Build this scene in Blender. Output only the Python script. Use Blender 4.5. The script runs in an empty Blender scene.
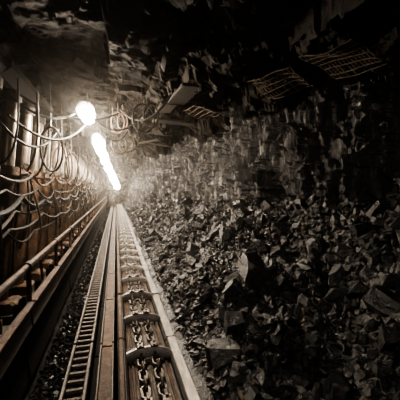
import bpy, math, random
import numpy as np
from mathutils import Vector, Matrix, noise
random.seed(7); np.random.seed(7)
CZ=2.15
S=bpy.context.scene
# ------------------------------------------------ materials
def mat(name, stops, scale=6.0, rough=(0.35,0.8), metal=0.0, bump=0.4, bscale=30.0, stretch=(1,1,1), spec=0.5, detail=8, bdist=0.05):
    m=bpy.data.materials.new(name); m.use_nodes=True
    nt=m.node_tree; N=nt.nodes; L=nt.links
    b=N['Principled BSDF']
    tc=N.new('ShaderNodeTexCoord'); mp=N.new('ShaderNodeMapping'); mp.inputs['Scale'].default_value=stretch
    L.new(tc.outputs['Object'],mp.inputs['Vector'])
    n=N.new('ShaderNodeTexNoise'); n.inputs['Scale'].default_value=scale; n.inputs['Detail'].default_value=detail; n.inputs['Roughness'].default_value=0.65
    L.new(mp.outputs[0],n.inputs['Vector'])
    r=N.new('ShaderNodeValToRGB')
    el=r.color_ramp.elements
    while len(el)<len(stops): el.new(0.5)
    for e,(p,c) in zip(el,stops):
        e.position=p; e.color=(c[0],c[1],c[2],1)
    L.new(n.outputs['Fac'],r.inputs['Fac']); L.new(r.outputs['Color'],b.inputs['Base Color'])
    n2=N.new('ShaderNodeTexNoise'); n2.inputs['Scale'].default_value=bscale; n2.inputs['Detail'].default_value=8; n2.inputs['Roughness'].default_value=0.7
    L.new(mp.outputs[0],n2.inputs['Vector'])
    mr=N.new('ShaderNodeMapRange'); mr.inputs['From Min'].default_value=0.3; mr.inputs['From Max'].default_value=0.7
    mr.inputs['To Min'].default_value=rough[0]; mr.inputs['To Max'].default_value=rough[1]
    L.new(n2.outputs['Fac'],mr.inputs['Value']); L.new(mr.outputs[0],b.inputs['Roughness'])
    bp=N.new('ShaderNodeBump'); bp.inputs['Strength'].default_value=bump; bp.inputs['Distance'].default_value=bdist
    L.new(n2.outputs['Fac'],bp.inputs['Height']); L.new(bp.outputs[0],b.inputs['Normal'])
    b.inputs['Metallic'].default_value=metal
    b.inputs['Specular IOR Level'].default_value=spec
    return m
M_coal=mat('coal',[(0.3,(.008,.0077,.0073)),(0.55,(.017,.0163,.0153)),(0.75,(.042,.040,.037))],6,(0.2,0.45),0,0.7,14,spec=1.0,bdist=.04)
M_dust=mat('dusty_coal',[(0.3,(.035,.033,.030)),(0.55,(.08,.075,.069)),(0.75,(.19,.18,.165))],6,(0.3,0.6),0,0.7,18,spec=.7,bdist=.03)
M_tan=mat('tan_shale',[(0.3,(.10,.077,.056)),(0.6,(.22,.172,.128))],8,(0.5,0.85),0,0.6,20,bdist=.03)
M_wall=mat('coal_face',[(0.38,(.012,.0115,.011)),(0.50,(.045,.0425,.040)),(0.60,(.18,.172,.162)),(0.70,(.75,.73,.70))],4.5,(0.28,0.6),0,0.8,15,(1.7,1.7,0.36),spec=.8)
M_roof=mat('roof_rock',[(0.3,(.009,.0072,.0055)),(0.55,(.025,.020,.0155)),(0.75,(.095,.074,.053))],3.5,(0.55,0.9),0,0.7,14,spec=.3)
M_floor=mat('floor_fines',[(0.3,(.004,.0038,.0035)),(0.7,(.012,.011,.010))],8,(0.7,0.95),0,1.0,30,spec=.15)
M_steel=mat('worn_steel',[(0.3,(.08,.07,.06)),(0.55,(.21,.19,.165)),(0.75,(.45,.41,.37))],9,(0.25,0.5),0.7,0.3,40,(3,0.6,3))
M_flight=mat('polished_flight_steel',[(0.3,(.22,.20,.175)),(0.55,(.42,.39,.35)),(0.75,(.62,.58,.53))],9,(0.22,0.45),0.6,0.25,40)
M_chain=mat('chain_steel',[(0.3,(.05,.042,.035)),(0.6,(.16,.14,.12)),(0.8,(.36,.32,.28))],14,(0.25,0.5),0.7,0.2,40)
M_rack=mat('oiled_rack_steel',[(0.3,(.03,.025,.02)),(0.6,(.09,.076,.063)),(0.8,(.2,.172,.145))],14,(0.35,0.6),0.6,0.25,40)
M_pan=mat('pan_plate',[(0.3,(.02,.016,.013)),(0.5,(.07,.056,.045)),(0.72,(.27,.225,.185))],7,(0.3,0.6),0.35,0.4,35,(5,0.5,5))
M_rust=mat('rusted_steel',[(0.3,(.026,.014,.007)),(0.55,(.088,.047,.025)),(0.75,(.21,.124,.07))],7,(0.4,0.8),0.3,0.4,30)
M_dark=mat('dark_painted_steel',[(0.3,(.010,.008,.006)),(0.6,(.03,.023,.018)),(0.8,(.07,.054,.04))],5,(0.5,0.8),0.2,0.3,22)
M_soot=mat('soot_black_steel',[(0.3,(.004,.0035,.003)),(0.6,(.008,.007,.006)),(0.8,(.016,.014,.012))],5,(0.75,0.95),0.0,0.4,22,spec=.1)
M_hose=mat('rubber_hose',[(0.3,(.005,.0046,.004)),(0.7,(.018,.015,.012))],12,(0.5,0.75),0,0.15,60,spec=.22)
M_hoseb=mat('dusty_hose',[(0.3,(.028,.018,.010)),(0.7,(.085,.053,.032))],12,(0.5,0.7),0,0.15,60,spec=.25)
M_wood=mat('old_timber',[(0.3,(.02,.014,.010)),(0.6,(.06,.045,.033)),(0.8,(.14,.11,.083))],5,(0.5,0.85),0,0.6,16,(6,0.7,6))
M_chrome=mat('plated_rod',[(0.3,(.12,.10,.08)),(0.7,(.3,.26,.21))],8,(0.3,0.5),0.8,0.1,30)
M_mesh=mat('rusty_roof_mesh',[(0.3,(.06,.046,.032)),(0.7,(.20,.155,.11))],8,(0.5,0.8),0.2,0.1,30)
def emis(name,col,st):
    m=bpy.data.materials.new(name); m.use_nodes=True
    b=m.node_tree.nodes['Principled BSDF']
    b.inputs['Emission Color'].default_value=(*col,1); b.inputs['Emission Strength'].default_value=st
    b.inputs['Base Color'].default_value=(.9,.85,.8,1)
    return m
M_lamp=emis('lamp_glass',(1.0,.85,.68),950)
M_lamp2=emis('lamp_glass_dusty',(1.0,.85,.68),115)
M_fill=emis('rear_fill_glass',(1.0,.90,.80),180)
# ------------------------------------------------ mesh builder
class MB:
    def __init__(s): s.v=[]; s.f=[]; s.m=[]; s.n=0; s.mats=[]
    def mi(s,mt):
        if mt not in s.mats: s.mats.append(mt)
        return s.mats.index(mt)
    def add(s,vs,fs,mt):
        k=s.mi(mt); o=s.n
        s.v.extend([tuple(p) for p in vs]); s.n+=len(vs)
        for f in fs: s.f.append(tuple(i+o for i in f)); s.m.append(k)
    def box(s,c,d,mt,rot=None,ch=0.0):
        hx,hy,hz=d[0]/2,d[1]/2,d[2]/2
        c=Vector(c); vs=[]
        if ch<=0:
            for sx in(-1,1):
                for sy in(-1,1):
                    for sz in(-1,1): vs.append(Vector((sx*hx,sy*hy,sz*hz)))
            fs=[(0,1,3,2),(4,6,7,5),(0,4,5,1),(2,3,7,6),(0,2,6,4),(1,5,7,3)]
        else:
            pr=[(-hx+ch,-hz),(hx-ch,-hz),(hx,-hz+ch),(hx,hz-ch),(hx-ch,hz),(-hx+ch,hz),(-hx,hz-ch),(-hx,-hz+ch)]
            ys=[(-hy,1-ch/max(hx,hz)),(-hy+ch,1),(hy-ch,1),(hy,1-ch/max(hx,hz))]
            for y,k in ys:
                for x,z in pr: vs.append(Vector((x*k,y,z*k)))
            fs=[tuple(range(8)),tuple(range(31,23,-1))]
            for r in range(3):
                for i in range(8):
                    j=(i+1)%8; fs.append((r*8+i,r*8+8+i,r*8+8+j,r*8+j))
        if rot is not None: vs=[rot@v for v in vs]
        s.add([v+c for v in vs],fs,mt)
    def tube(s,pts,r,mt,seg=8,closed=False):
        pts=[Vector(p) for p in pts]; n=len(pts)
        rs=r if isinstance(r,(list,tuple)) else [r]*n
        vs=[];fs=[]; up=None
        for i,p in enumerate(pts):
            if closed: t=(pts[(i+1)%n]-pts[i-1])
            else: t=pts[min(i+1,n-1)]-pts[max(i-1,0)]
            if t.length<1e-9: t=Vector((0,0,1))
            t.normalize()
            if up is None:
                a=Vector((0,0,1)) if abs(t.z)<.9 else Vector((1,0,0)); up=t.cross(a).normalized()
            up=(up-t*up.dot(t)); up.normalize() 
            w=t.cross(up)
            for k in range(seg):
                an=2*math.pi*k/seg
                vs.append(p+(up*math.cos(an)+w*math.sin(an))*rs[i])
        R=n if closed else n-1
        for i in range(R):
            a=i*seg; b=((i+1)%n)*seg
            for k in range(seg):
                j=(k+1)%seg; fs.append((a+k,a+j,b+j,b+k))
        if not closed:
            fs.append(tuple(range(seg-1,-1,-1))); fs.append(tuple((n-1)*seg+k for k in range(seg)))
        s.add(vs,fs,mt)
    def obj(s,name,smooth=False,parent=None):
        me=bpy.data.meshes.new(name); me.from_pydata(s.v,[],s.f)
        for m in s.mats: me.materials.append(m)
        me.polygons.foreach_set('material_index',s.m)
        if smooth:
            me.polygons.foreach_set('use_smooth',[True]*len(s.f))
            try: me.set_sharp_from_angle(angle=math.radians(40))
            except Exception: pass
        me.update()
        o=bpy.data.objects.new(name,me); S.collection.objects.link(o)
        if parent: o.parent=parent
        return o
def empty(name):
    e=bpy.data.objects.new(name,None); S.collection.objects.link(e); return e
def N3(x,y,z): return noise.noise(Vector((x,y,z)))
def fbm(x,y,z,o=4): return noise.fractal(Vector((x,y,z)),1.0,2.0,o)
def hsh(p,k=0): 
    v=math.sin(p[0]*12.9898+p[1]*78.233+p[2]*37.719+k*5.31)*43758.5453
    return v-math.floor(v)
def cell(x,y,z):
    d,p=noise.voronoi(Vector((x,y,z)))
    return hsh(p[0]),d[1]-d[0],p[0]
def facet(u,v,w,A,B):
    """broken-rock height: random height plus random tilt per voronoi cell"""
    d,p=noise.voronoi(Vector((u,v,w))); q=p[0]
    return (hsh(q)-.5)*A+((u-q[0])*(hsh(q,1)-.5)+(v-q[1])*(hsh(q,2)-.5))*B
def stations(y0,y1,s0,g):
    ys=[y0]; y=y0
    while y<y1:
        y+=max(s0,abs(y)*g); ys.append(y)
    return ys
YS=stations(-3.5,36,0.028,0.0070)
# ------------------------------------------------ shapes of the opening
def wallx(y):
    pts=[(-4,3.9),(3,3.6),(5.6,2.9),(9,2.45),(16,2.1),(26,1.7),(42,1.2)]
    for (a,b),(c,d) in zip(pts,pts[1:]):
        if y<=c: 
            t=(y-a)/(c-a); return b+(d-b)*t
    return 1.2
def slope(x,y):
    w=wallx(y); t=(x-0.62)/(w-0.62); t=max(0,min(1.3,t))
    top=1.95 if y<6 else 1.95-(min(y,20)-6)*0.03
    h=0.26+(top-0.26)*(t**1.1)
    h+=0.34*fbm(x*.9,y*.9,3.1,4)*min(1,t*4+.1)
    return h
def grid(name,rows,cols,fn,mt):
    mb=MB(); vs=[]; fs=[]
    for r in range(len(rows)):
        for c in range(len(cols)): vs.append(fn(rows[r],cols[c]))
    C=len(cols)
    for r in range(len(rows)-1):
        for c in range(C-1):
            a=r*C+c; fs.append((a,a+1,a+C+1,a+C))
    mb.add(vs,fs,mt); return mb.obj(name)
def f_floor(y,x): return (x,y,0.0+0.05*fbm(x*2,y*2,0,3))
grid('floor',stations(-3.5,36,.15,.02),list(np.linspace(-4.6,4.4,50)),f_floor,M_floor)
def f_wall(y,z):
    x=wallx(y)
    wy=y+.14*fbm(y*2.3,z*1.6,3,4); wz=z+.22*fbm(y*2.3,z*1.8,11,4)
    x+=facet(wy*1.6,wz*.55,5,.36,.55)
    x+=facet(wy*5.2,wz*1.25,9,.22,.5)
    x+=facet(wy*13,wz*4.0,2,.08,.22)
    x+=0.16*fbm(y*1.2,z*.6,1,3)
    zz=(z-1.2)/2.8
    x-=0.12*max(0,zz-.7)*2
    return (x,y,z)
grid('wall_right',YS,list(np.linspace(0.0,4.25,190)),f_wall,M_wall)
def f_ceil(y,x):
    wx=x+.12*fbm(x*1.5,y*1.5,3,4); wy=y+.12*fbm(x*1.5,y*1.5,13,4)
    k=1.0 if x>.6 else .5
    z=3.90+k*(facet(wx*.9,wy*.7,5,.36,.5)+facet(wx*2.8,wy*2.0,9,.20,.26)+facet(wx*8,wy*6,1,.04,.08))+0.14*fbm(x*.8,y*.8,4,5)
    if x>1.2: z-=0.10*(x-1.2)
    if x<-1.0: z+=min(.45,(-1.0-x)*1.2)
    return (x,y,z)
grid('ceiling',YS,list(np.linspace(-5.0,4.6,230)),f_ceil,M_roof)
def f_wl(y,z):
    h,e,p=cell(y*1.3,z*1.3,5.0)
    return (-4.9+(h-.5)*.3+.2*fbm(y,z,0,3),y,z)
grid('wall_left',stations(-3.5,36,.12,.02),list(np.linspace(0,4.4,30)),f_wl,M_roof)
def f_end(z,x): return (x,35.0+.6*fbm(x*.7,z*.7,0,4),z)
grid('wall_end',list(np.linspace(-.1,4.5,40)),list(np.linspace(-5.1,4.7,60)),f_end,M_wall)
def f_back(z,x): return (x,-3.6+.2*fbm(x*.7,z*.7,0,4),z)
grid('wall_back',list(np.linspace(-.1,4.5,30)),list(np.linspace(-5.1,4.7,40)),f_back,M_wall)
# ------------------------------------------------ coal rubble
import bmesh
def make_protos(n,big):
    out=[]
    for i in range(n):
        bm=bmesh.new()
        fl=(random.uniform(.85,1.3),random.uniform(.6,1),random.uniform(.4,.85))
        bmesh.ops.create_cube(bm,size=1.7)
        for c in range(13 if big else 6):
            nrm=Vector([random.gauss(0,1) for _ in range(3)]).normalized()
            bmesh.ops.bisect_plane(bm,geom=bm.verts[:]+bm.edges[:]+bm.faces[:],plane_co=nrm*random.uniform(.5,.95),plane_no=nrm,clear_outer=True)
            ed=[e for e in bm.edges if e.is_boundary]
            if ed: bmesh.ops.holes_fill(bm,edges=ed,sides=0)
        for v in bm.verts: v.co=Vector((v.co.x*fl[0],v.co.y*fl[1],v.co.z*fl[2]))
        bm.verts.index_update()
        out.append(([v.co.copy() for v in bm.verts],[tuple(v.index for v in f.verts) for f in bm.faces])); bm.free()
    return out
PS=make_protos(70,False); PL=make_protos(70,True)
rb=MB()
cols=[0]+list(np.linspace(0,1.0,95))
vs=[];fs=[]
RY=[y for y in YS if -3.1<y<34.2]
for y in RY:
    w=wallx(y)
    for j,c in enumerate(cols):
        x=.68+(w-.68)*c
        if j==0: vs.append((.69,y,.02)); continue
        vs.append((x,y,slope(x,y)-.07+(facet(x*3,y*3,0,.16,.2)+facet(x*9,y*9,4,.06,.1))*min(1,c*6)))
C=len(cols)
for r in range(len(RY)-1):
    for c in range(C-1):
        a=r*C+c; fs.append((a,a+1,a+C+1,a+C))
rb.add(vs,fs,M_coal)
def rock(mb,x,y,z,s,mt):
    P,F=random.choice(PL if s>.05 else PS)
    R=Matrix.Rotation(random.uniform(0,6.28),3,'Z')@Matrix.Rotation(random.gauss(-.4,.7),3,'Y')@Matrix.Rotation(random.gauss(0,.7),3,'X')
    mb.add([(R@p)*s+Vector((x,y,z)) for p in P],F,mt)
def pick(s=0):
    u=random.random()
    if s>.08: return M_coal
    return M_coal if u<.73 else (M_dust if u<.985 else M_tan)
def scatter(n,smin,smax,y0,y1,pw=1.0):
    for _ in range(n):
        y=y0*(y1/y0)**(random.random()**pw)
        w=wallx(y); t=random.random()
        s=smin*(smax/smin)**(random.random()**1.6)
        x=.76+s*.9+(w-.75-s*.9)*t
        rock(rb,x,y,slope(x,y)+s*random.uniform(-.1,.45),s,pick(s))
scatter(34000,.012,.055,.8,30)
scatter(3000,.045,.11,.8,24)
scatter(240,.09,.20,1.6,22)
scatter(50,.18,.28,3,22)
for _ in range(350):
    y=random.uniform(-2.9,1); w=wallx(y); x=random.uniform(.98,w); s=random.uniform(.04,.16); rock(rb,x,y,slope(x,y),s,pick(s))
rb.obj('coal_rubble')
sb=MB()
for _ in range(3200):
    y=1.0*(26/1.0)**random.random(); s=random.uniform(.012,.045)*random.uniform(.6,1.2)
    rock(sb,random.uniform(-.84,-.56),y,s*.4+.02,s,M_floor if random.random()<.8 else M_coal)
sb.obj('coal_spillage')
# ------------------------------------------------ armoured face conveyor
Y0,Y1=-2.5,33
conv=empty('armoured_face_conveyor')
mb=MB(); y=Y0; ps=1.5
while y<Y1:
    c=y+ps/2; L=ps-.025; dz=random.uniform(-.008,.008)
    mb.box((.29,c,.27+dz),(.50,L,.03),M_pan)
    mb.box((.045,c,.24+dz),(.09,L,.34),M_dark,ch=.02)
    mb.box((.035,c,.415+dz),(.05,L-.02,.03),M_rust,ch=.008)
    mb.box((.60,c,.20+dz),(.11,L,.30),M_dark,ch=.02)
    mb.box((.615,c,.36+dz),(.10,L-.02,.028),M_steel,ch=.008)
    mb.box((.29,c,.05),(.5,L,.03),M_dark)
    for x in(.03,.62):
        mb.box((x,y,.33),(.07,.22,.07),M_rust,ch=.015)
    for x in(.105,.15,.495): mb.box((x,c,.292+dz),(.03,L,.02),M_rust,ch=.006)
    y+=ps
mb.obj('line_pans',parent=conv)
fl=MB(); y=3.24-0.9*6
while y<Y1:
    n=14; prof=[(-.045,0),(-.042,.085),(-.02,.11),(.02,.11),(.042,.085),(.045,0)]
    vs=[];fs=[]
    for a in range(n+1):
        t=a/n; x=.03+t*.55; b=math.sin(t*math.pi)**.6; 
        dy=-.07*(1-b)
        k=.75+.25*b
        for (py,pz) in prof: vs.append((x,y+dy+py*.8,.287+pz*k+.03*b))
    m=len(prof)
    for a in range(n):
        for q in range(m-1): fs.append((a*m+q,a*m+q+1,a*m+m+q+1,a*m+m+q))
    fs.append(tuple(range(m))); fs.append(tuple(range(n*m+m-1,n*m-1,-1)))
    fl.add(vs,fs,M_flight)
    for x in(.235,.385):
        fl.box((x,y+.02,.432),(.085,.10,.025),M_chain,ch=.01)
        for sy in(-.02,.05): fl.tube([(x,y+sy,.435),(x,y+sy,.46)],.014,M_chrome,6)
    y+=.9
fl.obj('flight_bars',True,conv)
chn=MB()
def link(c,flat,L=.135,W=.036,r=.0155):
    pts=[]; 
    for k in range(14):
        a=2*math.pi*k/14; py=math.sin(a)*W+ (L/2-W+.012)*(1 if math.sin(a)>=0 else -1); px=math.cos(a)*W
        if flat: pts.append((c[0]+px,c[1]+py,c[2]))
        else: pts.append((c[0]+px*.25,c[1]+py,c[2]+px*.97))
    chn.tube(pts,r,M_chain,6,closed=True)
y=Y0; k=0
while y<26:
    for x in(.235,.385): link((x,y,.335),k%2==0)
    y+=.122; k+=1
chn.obj('scraper_chains',True,conv)
# ------------------------------------------------ haulage rack
rk=empty('haulage_rack_track')
mb=MB(); y=Y0
while y<Y1:
    c=y+.75; L=1.47
    for x in(-.455,-.275): mb.box((x,c,.36),(.035,L,.14),M_rack,ch=.008)
    mb.box((-.365,c,.27),(.2,L,.04),M_dark)
    mb.box((-.115,c,.33),(.13,L,.05),M_rust,ch=.012)
    for x in(-.05,-.18): mb.box((x,c,.375),(.022,L,.04),M_rack,ch=.006)
    mb.box((-.26,c,.16),(.46,L,.18),M_soot)
    y+=1.5
mb.obj('side_rails',parent=rk)
mb=MB(); y=Y0
while y<30:
    mb.tube([(-.44,y,.375),(-.29,y,.375)],.026,M_rack,7)
    mb.box((-.365,y+.06,.33),(.07,.06,.05),M_rust,ch=.01)
    y+=.125
mb.obj('rack_pins',True,rk)
# ------------------------------------------------ spill plates and handrail
sp=empty('spill_plate_barrier')
mb=MB(); y=Y0
while y<Y1:
    c=y+.75
    R=Matrix.Rotation(math.radians(random.uniform(-9,-5)),3,'Y')
    mb.box((-.90,c,.80),(.045,1.46,.26),M_wood,R,ch=.01)
    mb.box((-.95,c,.37),(.03,1.48,.56),M_soot,R,ch=.006)
    mb.box((-.87,c,.94),(.07,1.46,.03),M_rust,ch=.008)
    for q in(.1,.75,1.4):
        mb.box((-.98,y+q,.5),(.07,.07,.9),M_soot)
    y+=1.5
mb.obj('plates',parent=sp)
mb=MB()
y=Y0
while y<Y1:
    mb.tube([(-.90,y,CZ-.82),(-.90,y+1.5,CZ-.82)],.032,M_rust,10)
    mb.tube([(-.98,y,CZ-.93),(-.98,y+1.5,CZ-.93)],.022,M_dark,8)
    mb.tube([(-.90,y+.02,.95),(-.90,y+.02,CZ-.80)],.026,M_rust,8)
    mb.tube([(-.93,y+.77,.95),(-.95,y+.77,CZ-.93)],.018,M_rust,8)
    mb.tube([(-.90,y-.04,CZ-.82),(-.90,y+.08,CZ-.82)],.045,M_dark,10)
    y+=1.5
mb.obj('handrail',True,sp)
# ------------------------------------------------ shield supports
def shield(y,i):
    e=empty('hydraulic_shield_support')
    rj=random.Random(i)
    mb=MB(); w=1.52
    zt=3.70+rj.uniform(-.03,.03); tip=-1.28+rj.uniform(-.04,.04)
    vs=[(-3.4,-w/2,.16),(-3.4,w/2,.16),(tip,w/2,.08),(tip,-w/2,.08),(-3.4,-w/2,-.12),(-3.4,w/2,-.12),(-1.4,w/2,-.12),(-1.4,-w/2,-.12),(tip,w/2,-.02),(tip,-w/2,-.02)]
    vs=[Vector((a,b+y,c+zt)) for a,b,c in vs]
    fs=[(0,1,2,3),(4,7,6,5),(7,9,8,6),(0,3,9,7,4),(1,5,6,8,2),(3,2,8,9),(0,4,5,1)]
    mb.add(vs,fs,M_soot)
    for q in(-.5,-.17,.17,.5): mb.box((-2.05,y+q*w*.85,zt-.16),(1.1,.05,.12),M_soot)
    R=Matrix.Rotation(math.radians(-62),3,'Y')
    mb.box((-3.65,y,2.35),(2.6,1.42,.12),M_dark,R)
    for q in(-.35,.35):
        mb.box((-3.0,y+q,1.4),(.16,.12,2.0),M_rust,Matrix.Rotation(.25,3,'Y'))
    for q in(-.38,.38):
        mb.box((-2.35,y+q,.24),(2.3,.5,.36),M_dark)
        mb.box((-1.6,y+q,.47),(.5,.34,.22),M_rust,ch=.04)
    mb.box((-1.12,y,.35),(.14,.5,.3),M_rust,ch=.03)
    mb.obj('canopy_and_base',parent=e)
    lg=MB()
    for q in(-.38,.38):
        a=Vector((-1.66,y+q,.45)); b=Vector((-1.46,y+q+.30,zt-.12)); d=b-a
        lg.tube([a,a+d*.03,a+d*.031,a+d*.60,a+d*.601,a+d*.64],[.17,.17,.155,.155,.18,.18],M_rust,16)
        lg.tube([a+d*.64,b-d*.05],[.105,.105],M_chrome,14)
        lg.tube([b-d*.06,b-d*.02,b],[.13,.14,.09],M_dark,14)
        lg.tube([a+d*.05+Vector((.18,0,0)),a+d*.58+Vector((.18,0,0))],.022,M_hoseb,8)
        lg.box(a+d*.45+Vector((.2,.0,0)),(.1,.12,.16),M_dark)
    lg.tube([(-2.9,y,2.6),(-2.3,y,3.15)],.08,M_rust,12); lg.tube([(-2.3,y,3.15),(-1.9,y,3.52)],.045,M_chrome,10)
    lg.box((-1.42,y,2.35),(.16,.34,.22),M_rust); 
    for q in(-.12,-.04,.04,.12): lg.tube([(-1.34,y+q,2.35),(-1.26,y+q,2.35)],.02,M_chrome,8); lg.tube([(-1.34,y+q,2.42),(-1.30,y+q,2.52)],.008,M_steel,6)
    lg.obj('legs_and_valves',True,e)
for i in range(22):
    shield(-2.6+i*1.55,i)
# ------------------------------------------------ hoses
hs=MB()
def cat(p,q,s,r,mt,n=18,side=0):
    p=Vector(p);q=Vector(q)
    pts=[]
    for k in range(n+1):
        t=k/n; v=p.lerp(q,t); v.z-=s*4*t*(1-t); v.x+=side*math.sin(math.pi*t); pts.append(v)
    hs.tube(pts,r,mt,7)
for lane in range(6):
    x=-1.16-random.uniform(0,.12); z=CZ-.65+lane*.16+random.uniform(-.05,.05)
    y=-2.6; pz=z
    while y<30:
        L=random.uniform(1.1,2.4); nz=z+random.uniform(-.12,.12)
        cat((x,y,pz),(x,y+L,nz),random.uniform(.03,.18),[.014,.018,.022,.03,.016,.02][lane],[M_hose,M_hose,M_hoseb][lane%3],16,random.uniform(-.05,.04))
        y+=L; pz=nz
for i in range(21):
    y=-2.6+i*1.55
    for k in range(2):
        y2=y+random.uniform(-.8,.9)
        cat((-1.28,y+random.uniform(-.12,.12),2.4),(random.uniform(-1.25,-.95),y2,3.45),random.uniform(.1,.5),random.uniform(.011,.017),random.choice([M_hose,M_hose,M_hoseb]),18,random.uniform(.0,.2))
    for k in range(2):
        cat((-1.28,y+random.uniform(-.12,.12),2.3),(random.uniform(-1.25,-1.12),y+random.uniform(-.9,.9),random.uniform(1.1,1.5)),random.uniform(-.1,.3),random.uniform(.012,.02),random.choice([M_hose,M_hose,M_hoseb]),18,random.uniform(.0,.1))
hoses=hs.obj('hydraulic_hoses',True)
hs=MB()
def loop(c,rx,rz,tilt,r,mt,turns=1.0):
    pts=[];n=int(26*turns)
    for k in range(n+1):
        a=math.pi/2+2*math.pi*k/26
        pts.append((c[0]+rx*math.cos(a),c[1]+tilt*math.cos(a)+.03*k/26,c[2]+rz*math.sin(a)))
    hs.tube(pts,r,mt,7)
for (x,y,z,rx,rz) in [(.05,5.9,3.38,.12,.20),(.14,6.0,3.42,.09,.16),(-.05,6.3,3.42,.11,.18),(.50,5.6,3.42,.20,.26),(.62,5.5,3.45,.13,.22),
                      (.1,8.6,3.35,.2,.28),(.3,8.8,3.38,.2,.22),(-1.0,6.4,2.6,.16,.38),(-.95,5.1,2.75,.14,.34),(-1.05,8,2.6,.16,.4)]:
    loop((x,y,z),rx,rz,random.uniform(-.1,.1),random.uniform(.012,.017),random.choice([M_hose,M_hoseb]),random.choice([1,1.5,2]))
    hs.tube([(x,y,z+rz),(x,y,3.75)],.008,M_steel,5)
for (a,b,s) in [((-1.25,4.2,3.3),(-.55,5.8,3.6),.25),((-1.2,4.0,3.0),(-.45,6.2,3.5),.35),((-1.3,4.6,3.45),(.1,6.0,3.6),.25),((-.5,5.5,3.5),(.6,5.9,3.7),.4),((-.4,6,3.5),(.3,8,3.6),.35),((-.4,8,3.5),(.4,11,3.6),.4),((.1,5.8,3.6),(.9,5.0,3.7),.3),((-1.2,3.6,2.9),(-.9,5.4,3.1),.3)]:
    cat(a,b,s,.017,M_hose,20)
hs.obj('looped_cables',True)
# ------------------------------------------------ roof mesh, timbers
mm=MB()
def panel(cx,cy,w,l,z,yaw,tx,ty,spx=.11,spy=.045,r=.011):
    R=Matrix.Rotation(yaw,3,'Z')@Matrix.Rotation(tx,3,'X')@Matrix.Rotation(ty,3,'Y')
    nx=int(w/spx); ny=int(l/spy)
    def f(a,b):
        v=R@Vector((a,b,0))+Vector((cx,cy,z))
        v.z+=.09*fbm(v.x*1.8,v.y*1.8,8,2); return v
    for i in range(nx+1):
        a=-w/2+w*i/nx; 
        mm.tube([f(a,-l/2+l*k/12) for k in range(13)],r*.8,M_mesh,5)
    for i in range(ny+1):
        b=-l/2+l*i/ny; u=random.random()**2*.4*w; u2=random.random()**2*.4*w
        mm.tube([f(-w/2+u+(w-u-u2)*k/12,b)+Vector((0,0,.012)) for k in range(13)],r,M_mesh,5)
panel(2.2,3.75,.60,.66,3.56,.45,.0,.18)
panel(2.4,2.8,.72,.6,3.54,.30,.05,.14)
panel(1.65,5.6,.55,.7,3.60,.2,.0,.12)
mm.obj('roof_wire_mesh')
tb=MB()
for i in range(8):
    y=5.0+i*1.0+random.uniform(-.3,.3)
    L=random.uniform(.5,1.2); x=random.uniform(.8,1.6)
    R=Matrix.Rotation(random.uniform(-.7,.7),3,'Z')@Matrix.Rotation(random.uniform(-.08,.08),3,'X')@Matrix.Rotation(random.uniform(-.05,.12),3,'Y')
    tb.box((x,y,3.74+random.uniform(-.06,.04)),(random.uniform(.15,.35),L,.05),M_wood,R@Matrix.Rotation(random.choice([0,1.57]),3,'Z'),ch=.012)
tb.obj('roof_timber_lagging')
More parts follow.
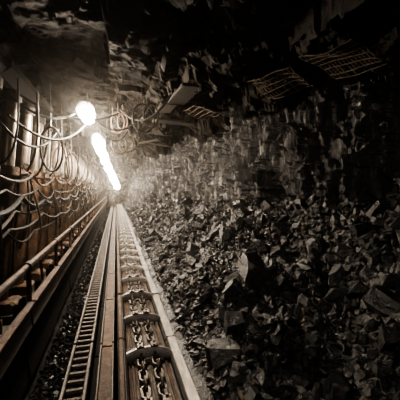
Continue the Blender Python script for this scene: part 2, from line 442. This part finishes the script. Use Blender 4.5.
# ------------------------------------------------ lamps
def lamp(p0,p1,rad=.075,mt=None,arc=(30,182),ext=0.0):
    e=empty('tunnel_lamp'); mb=MB()
    A=Vector(p0);B=Vector(p1); D=(B-A); L=D.length; D.normalize()
    p=[];q=[]
    for a in np.linspace(-90,0,6): p.append(A+D*(rad+rad*math.sin(math.radians(a)))); q.append(max(.002,rad*math.cos(math.radians(a))))
    for a in np.linspace(0,90,6): p.append(B-D*(rad-rad*math.sin(math.radians(a)))); q.append(max(.002,rad*math.cos(math.radians(a))))
    mb.tube(p,q,mt,16)
    mb.obj('glass_tube',True,e)
    mb=MB()
    for s in(.3,.7):
        c=A+D*L*s
        mb.tube([(c.x,c.y,c.z+rad*1.2),(c.x,c.y,3.82)],.010,M_steel,6)
    n=10; hv=[];hf=[]; ra=rad*1.3  # hood arc and overhang shaped to keep lamp light off roof and left side
    for k,a in enumerate(np.linspace(math.radians(arc[0]),math.radians(arc[1]),n+1)):
        for c in (A-D*ext,B+D*ext): hv.append((c.x+math.cos(a)*ra,c.y,c.z+math.sin(a)*ra))
    for k in range(n): hf.append((2*k,2*k+1,2*k+3,2*k+2))
    mb.add(hv,hf,M_soot)
    mb.obj('shade_hood_and_rods',True,e)
lamp((-.47,5.6,CZ+1.27),(-.47,5.95,CZ+1.27),.11,M_lamp,(20,188),.32)
for (y,x,z,L,r) in [(7.6,-.43,1.20,.4,.10),(8.3,-.42,1.18,.6,.15),(9.4,-.43,1.14,.5,.14),(10.6,-.38,1.09,.6,.13),(11.9,-.40,1.05,.5,.15),(13.4,-.33,1.0,.7,.13),(14.9,-.34,.96,.9,.18),(16.9,-.29,.90,.7,.16),(19,-.24,.82,.9,.2),(22,-.16,.64,.9,.24),(25.5,-.02,.42,1.,.24),(29,.10,.12,1.,.26)]:
    lamp((x,y,CZ+z),(x,y+L,CZ+z),r,M_lamp2)
lamp((-.6,-1.7,CZ+1.26),(-.6,-1.35,CZ+1.26),.105,M_fill,(4,190),.4)  # unseen fill lamp added behind the camera to brighten foreground and coal face
# ------------------------------------------------ world + dust
w=bpy.data.worlds.new('World'); S.world=w; w.use_nodes=True
w.node_tree.nodes['Background'].inputs[0].default_value=(0,0,0,1)
vs_=w.node_tree.nodes.new('ShaderNodeVolumeScatter'); vs_.inputs['Density'].default_value=0.005; vs_.inputs['Anisotropy'].default_value=0.92
vs_.inputs['Color'].default_value=(.9,.84,.75,1)
w.node_tree.links.new(vs_.outputs[0],w.node_tree.nodes['World Output'].inputs['Volume'])
# ------------------------------------------------ camera
cam=bpy.data.cameras.new('Camera'); co=bpy.data.objects.new('Camera',cam); S.collection.objects.link(co)
cam.sensor_width=36; cam.lens=27; cam.clip_start=.02
yaw=math.atan(84/300); pit=math.atan(12/300)
co.location=(0,0,CZ)
co.rotation_euler=(math.pi/2-pit,0,-yaw)
S.camera=co
S.view_settings.view_transform='AgX'
S.view_settings.look='AgX - Medium High Contrast'
S.view_settings.exposure=0.05
